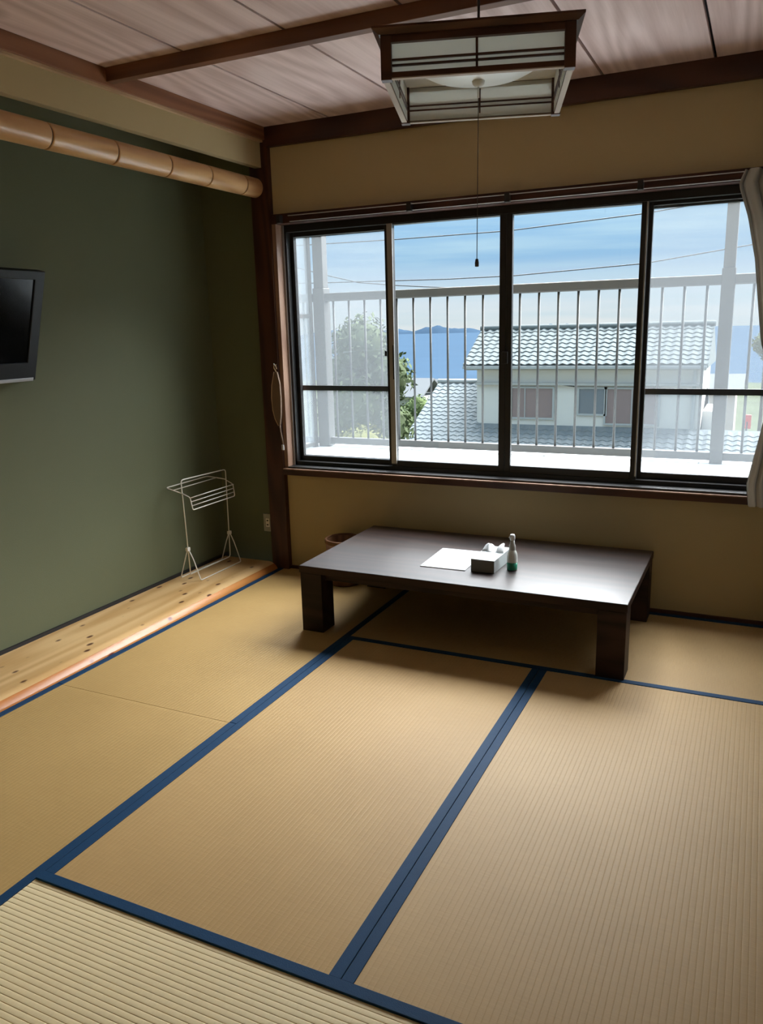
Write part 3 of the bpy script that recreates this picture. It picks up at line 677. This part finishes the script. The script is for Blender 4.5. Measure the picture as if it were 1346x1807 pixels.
nx, ny = 28, 9; tw = (RX1 - RX0) / nx; tl = sl / ny
tm = tile_mesh(tw, tl * 1.05)
for j in range(ny):
    for i in range(nx):
        x = RX0 + tw * (i + 0.5); d = tl * j
        p = hp(x, EY + d * math.cos(ang), EZ + d * math.sin(ang) + 0.02)
        share('roof_tile', tm, roof, p, (ang + random.uniform(-0.02, 0.02), 0, random.uniform(-0.01, 0.01)))
MB().tube([hp(RX0 - 0.03, RYr, RZ + 0.06), hp(RX1 + 0.03, RYr, RZ + 0.06)], 0.085, 10).build('ridge_cap', m_tile, ho)
# lower roof plane facing the window
sy0, sz0, sy1, sz1 = 19.2, -4.06, 26.0, -0.67
lr_ = MB().prism([(sy0, sz0 - 0.1), (sy0, sz0), (sy1, sz1), (29.5, -2.4), (29.5, -2.5)], lambda u, v, t: hp(t, u, v), -8.97, 0.12).build('lower_roof', m_tile2, ho)
MB().prism([(sy0, sz0 - 0.1), (sy0, sz0), (23.7, -1.817), (26.5, -3.2), (26.5, -3.3)], lambda u, v, t: hp(t, u, v), 0.12, 2.6).build('lower_roof', m_tile2, ho)
st = MB(); sl2 = math.hypot(sy1 - sy0, sz1 - sz0); a2 = math.atan2(sz1 - sz0, sy1 - sy0); tw2 = 0.265; tl2 = 0.235
for j in range(int(sl2 / tl2)):
    for i in range(int((2.6 + 8.97) / tw2)):
        x = -8.97 + tw2 * i; d = tl2 * j; Y = sy0 + d * math.cos(a2)
        if x > HX0 - 0.1 and Y > FY - 0.2: continue
        rws = []
        for yy, zz in ((0, 0.035), (tl2 * 1.05, 0.008)):
            rws.append([hp(x + tw2 * q_ / 5, sy0 + (d + yy) * math.cos(a2), sz0 + (d + yy) * math.sin(a2) + zz + 0.022 * math.sin(2 * math.pi * q_ / 5)) for q_ in range(6)])
        lo_ = [(a_, b_, c_ - 0.03) for a_, b_, c_ in rws[0]]
        st.grid([lo_, rws[0], rws[1]], False)
so_ = st.build('roof_tiles', m_tile2, ho, fix=False); so_['kind'] = 'stuff'
MB().tube([hp(-9.0, 26.0, -0.62), hp(HX0 - 0.02, 26.0, -0.62)], 0.08, 10).build('ridge_cap', m_fr, ho)
hb('lower_wall', -8.6, 2.3, 19.7, 26.0, -6.0, -4.15, m_hwall)
hb('side_annexe', 0.12, 0.62, 24.4, 26.6, -4.0, -1.35, m_hwall)

# further buildings, trees and land
m_pink = plain('pale_pink_wall', (0.55, 0.47, 0.43, 1), 0.9); m_wh = plain('pale_wall', (0.4, 0.4, 0.39, 1), 0.9); m_rgrey = plain('pale_roof', (0.13, 0.135, 0.14, 1), 0.9, spec=0.05)
def hut(label, x0, x1, y0, y1, zb, ze, zr, mw, mr):
    r = tag(empty('shed', ((x0 + x1) / 2, (y0 + y1) / 2, zb)), label, 'building')
    ox, oy = r.location.x, r.location.y
    bx('wall', (x0 - ox, y0 - oy, 0), (x1 - ox, y1 - oy, ze - zb), mw, r)
    ym = (y0 + y1) / 2
    MB().prism([(y0 - 0.3 - oy, ze - zb), (ym - oy, zr - zb), (y1 + 0.3 - oy, ze - zb), (y1 + 0.3 - oy, ze - zb + 0.08), (ym - oy, zr - zb + 0.1), (y0 - 0.3 - oy, ze - zb + 0.08)], lambda u, v, t: (t, u, v), x0 - 0.3 - ox, x1 + 0.3 - ox).build('roof', mr, r)
    bx('door', (-0.4, y0 - oy - 0.03, 0.05), (0.4, y0 - oy, min(2.0, (ze - zb) * 0.7)), m_shut2, r)
hut('low pinkish shed beyond the right end of the tiled house', -0.45, 0.75, 34.0, 37.0, -6.2, -1.55, -1.05, m_pink, m_rgrey)
hut('small white house below the dark tree on the slope', -17.6, -15.6, 40.0, 43.0, -6.5, -2.6, -1.7, m_wh, m_rgrey)
hut('small grey-roofed house nearest the sea on the slope', -21.5, -18.6, 52.0, 55.0, -8.0, -3.6, -2.6, m_wh, m_rgrey)
mk = tag(empty('marker_post', (1.30, 30.0, -6.0)), 'small red marker on a post beside the sea at the right', 'marker')
MB().tube([(0, 0, 0), (0, 0, 3.7)], 0.04, 8).build('pole', m_bal, mk)
bx('red_board', (-0.13, -0.03, 3.45), (0.13, 0.03, 3.95), plain('red_paint', (0.55, 0.08, 0.07, 1), 0.5), mk, 0.01)

m_leaf = [plain('leaf_olive', (0.085, 0.105, 0.055, 1), 0.9, var=0.35, scale=1.2, spec=0.05), plain('leaf_light', (0.11, 0.145, 0.06, 1), 0.9, var=0.35, scale=1.5, spec=0.05), plain('leaf_yellow', (0.17, 0.17, 0.06, 1), 0.9, var=0.3, scale=1.5, spec=0.05)]
m_bark = plain('bark', (0.10, 0.075, 0.05, 1), 0.9)
def tree(name, label, cat, base, blobs, n, size, mat, trunk, group=None):
    r = tag(empty(name, base), label, cat, group)
    f = MB(); rnd = random.Random(hash(label) % 1000 if False else len(label) * 31 + n)
    tot = sum(b[3] ** 2 for b in blobs)
    for bxx, byy, bzz, br in blobs:
        for _ in range(int(n * br * br / tot)):
            d = Vector((rnd.gauss(0, 1), rnd.gauss(0, 1), rnd.gauss(0, 1))).normalized()
            p = Vector((bxx, byy, bzz)) + d * br * rnd.uniform(0.72, 1.04)
            nrm = (d + Vector((rnd.gauss(0, .6), rnd.gauss(0, .6), rnd.gauss(0, .6)))).normalized()
            u = nrm.orthogonal().normalized(); v = nrm.cross(u); s = size * rnd.uniform(0.6, 1.3); a = rnd.uniform(0, 6.28)
            u, v = u * math.cos(a) + v * math.sin(a), v * math.cos(a) - u * math.sin(a)
            f.poly([p - u * s, p - v * s * 0.45, p + u * s, p + v * s * 0.45])
    fo = f.build('foliage', mat, r, fix=False); fo['kind'] = 'stuff'
    core = MB()
    for bxx, byy, bzz, br in blobs:
        core.lathe([(0, -br * 0.75)] + [(br * 0.75 * math.cos(t), br * 0.75 * math.sin(t)) for t in [(-1 + 0.25 * k) * math.pi / 2 * 0.98 for k in range(1, 8)]] + [(0, br * 0.75)], c=(bxx, byy, bzz), n=12)
    core.build('inner_foliage', mat, r)
    MB().tube([(0, 0, 0), (0.05, 0, trunk * 0.5), (0, 0.05, trunk)], [0.16, 0.12, 0.07], 8).build('trunk', m_bark, r)
tree('garden_tree', 'broad olive-green tree behind the left window panel', 'tree', (-7.0, 16.0, -6.0),
     [(-0.05, 0, 6.9, 0.80), (-0.55, 0.2, 6.2, 0.75), (0.5, 0.1, 6.2, 0.72), (-0.15, -0.2, 5.5, 1.0), (0.45, 0.2, 5.0, 0.7), (-0.6, 0.1, 4.8, 0.7), (0.0, 0.0, 4.4, 0.8), (0.3, 0.6, 3.6, 0.8)], 5200, 0.085, m_leaf[0], 5.2)
tree('garden_shrub', 'bright green shrub beside the lower tiled roof', 'shrub', (-10.9, 27.5, -6.5),
     [(0.35, 0.3, 4.6, 0.62), (-0.1, 0, 4.0, 0.8), (0.35, 0.2, 3.3, 0.8), (-0.6, 0, 3.1, 0.9)], 3200, 0.07, m_leaf[1], 3.2)
tree('garden_shrub', 'yellow-green shrub below the broad olive tree', 'shrub', (-5.4, 12.6, -6.0),
     [(0, 0, 5.0, 0.55), (0.5, 0.1, 4.7, 0.5), (-0.55, 0.1, 4.8, 0.5), (0, 0, 4.2, 0.7)], 2600, 0.05, m_leaf[2], 4.4)
tree('distant_tree', 'yellow-green tree top standing out against the sea at the right', 'tree', (1.75, 58.0, -9.0),
     [(0, 0, 8.6, 0.85), (0.5, 0, 8.0, 0.8)], 1500, 0.12, m_leaf[2], 7.6)
for k, (x, y, z, rr, lab) in enumerate(((-17.8, 36, -2.0, 1.3, 'dull green tree left of the small white house'), (-13.8, 38, -3.4, 1.1, 'dull green tree between the small white house and the tiled roof'), (-23.5, 48, -2.4, 1.7, 'dull green tree rising beside the far grey-roofed house'))):
    tree('slope_tree', lab, 'tree', (x, y, -7.0), [(0, 0, z + 7.0, rr), (rr * 0.6, 0, z + 6.4, rr * 0.7), (-rr * 0.6, 0.3, z + 6.5, rr * 0.7)], 1400, 0.13, m_leaf[1], z + 7.0, 'trees on the slope')

g = MB(); rows = []
for j in range(40):
    y = 4.5 + (j / 39) ** 2 * 560
    z = -6.0 - max(0, y - 28) * 0.062 - 0.3
    rows.append([(x, y, z + 0.5 * math.sin(x * 0.21 + j)) for x in [-420 + 24 * i for i in range(36)]])
g.grid(rows, True); struct(g.build('ground_slope', plain('slope_ground', (0.075, 0.085, 0.055, 1), 1.0, var=0.4, scale=0.1, spec=0.0)))
m_sea = plain('sea_water', (0.034, 0.056, 0.084, 1), 1.0, var=0.12, scale=0.02, spec=0.0)
sea = MB().poly([(-6000, 250, -33), (3000, 250, -33), (3000, 3250, -33), (-6000, 3250, -33)]).build('sea', m_sea)
tag(sea, 'calm blue sea stretching to the islands', 'sea', kind='stuff')
m_hill = plain('hazed_forest', (0.026, 0.044, 0.068, 1), 1.0, var=0.2, scale=0.01, spec=0.0)  # distance haze mixed into the forest's base colour as blue
def island(label, x0, x1, y, tops):
    rr = []; n = 48
    for j in range(9):
        v = -1 + 2 * j / 8; r = []
        for i in range(n + 1):
            t = i / n; h = 0
            for c, wd, ht in tops: h += ht * math.exp(-((t - c) / wd) ** 2)
            h = h * (1 + 0.10 * math.sin(i * 1.7 + j) + 0.06 * math.sin(i * 3.1)) * max(0, 1 - v * v) * min(1, 8 * t) * min(1, 8 * (1 - t))
            r.append((x0 + (x1 - x0) * t, y + v * 120, -33.5 + h))
        rr.append(r)
    m = MB(); m.grid(rr, True); tag(m.build('island', m_hill), label, 'island', 'islands on the horizon')
island('long low blue island on the horizon left of the tiled roof', -1800, -940, 3000, [(0.15, .12, 20), (0.35, 0.12, 17), (0.52, 0.06, 19), (0.72, 0.09, 27), (0.88, .07, 16)])
island('short blue island just above the ridge of the tiled roof', -880, -610, 3000, [(0.35, 0.16, 16), (0.6, 0.12, 22), (0.82, 0.1, 21)])

# overhead wires
for lab, y, pts in (('uppermost thin overhead wire crossing the sky', 15.0, [(-16, 3.3), (-8, 3.22), (-5.63, 3.19), (-3.2, 3.19), (-0.59, 3.31), (2.5, 3.6), (8, 4.4)]),
                    ('middle thin overhead wire just above the railing', 15.2, [(-16, 2.75), (-8, 2.4), (-4.6, 2.33), (-3.1, 2.33), (-0.55, 2.43), (1.35, 2.66), (8, 3.7)]),
                    ('lowest overhead wire sagging behind the left window panel', 15.4, [(-16, 5.2), (-10, 3.2), (-7.5, 2.54), (-6.8, 2.37), (-5.8, 2.26), (-4.6, 2.16), (-2.5, 2.1), (3, 2.0), (8, 2.0)])):
    tag(MB().tube([(x, y, z) for x, z in pts], 0.011, 6).build('overhead_wire', m_bal), lab, 'wire', 'overhead wires')
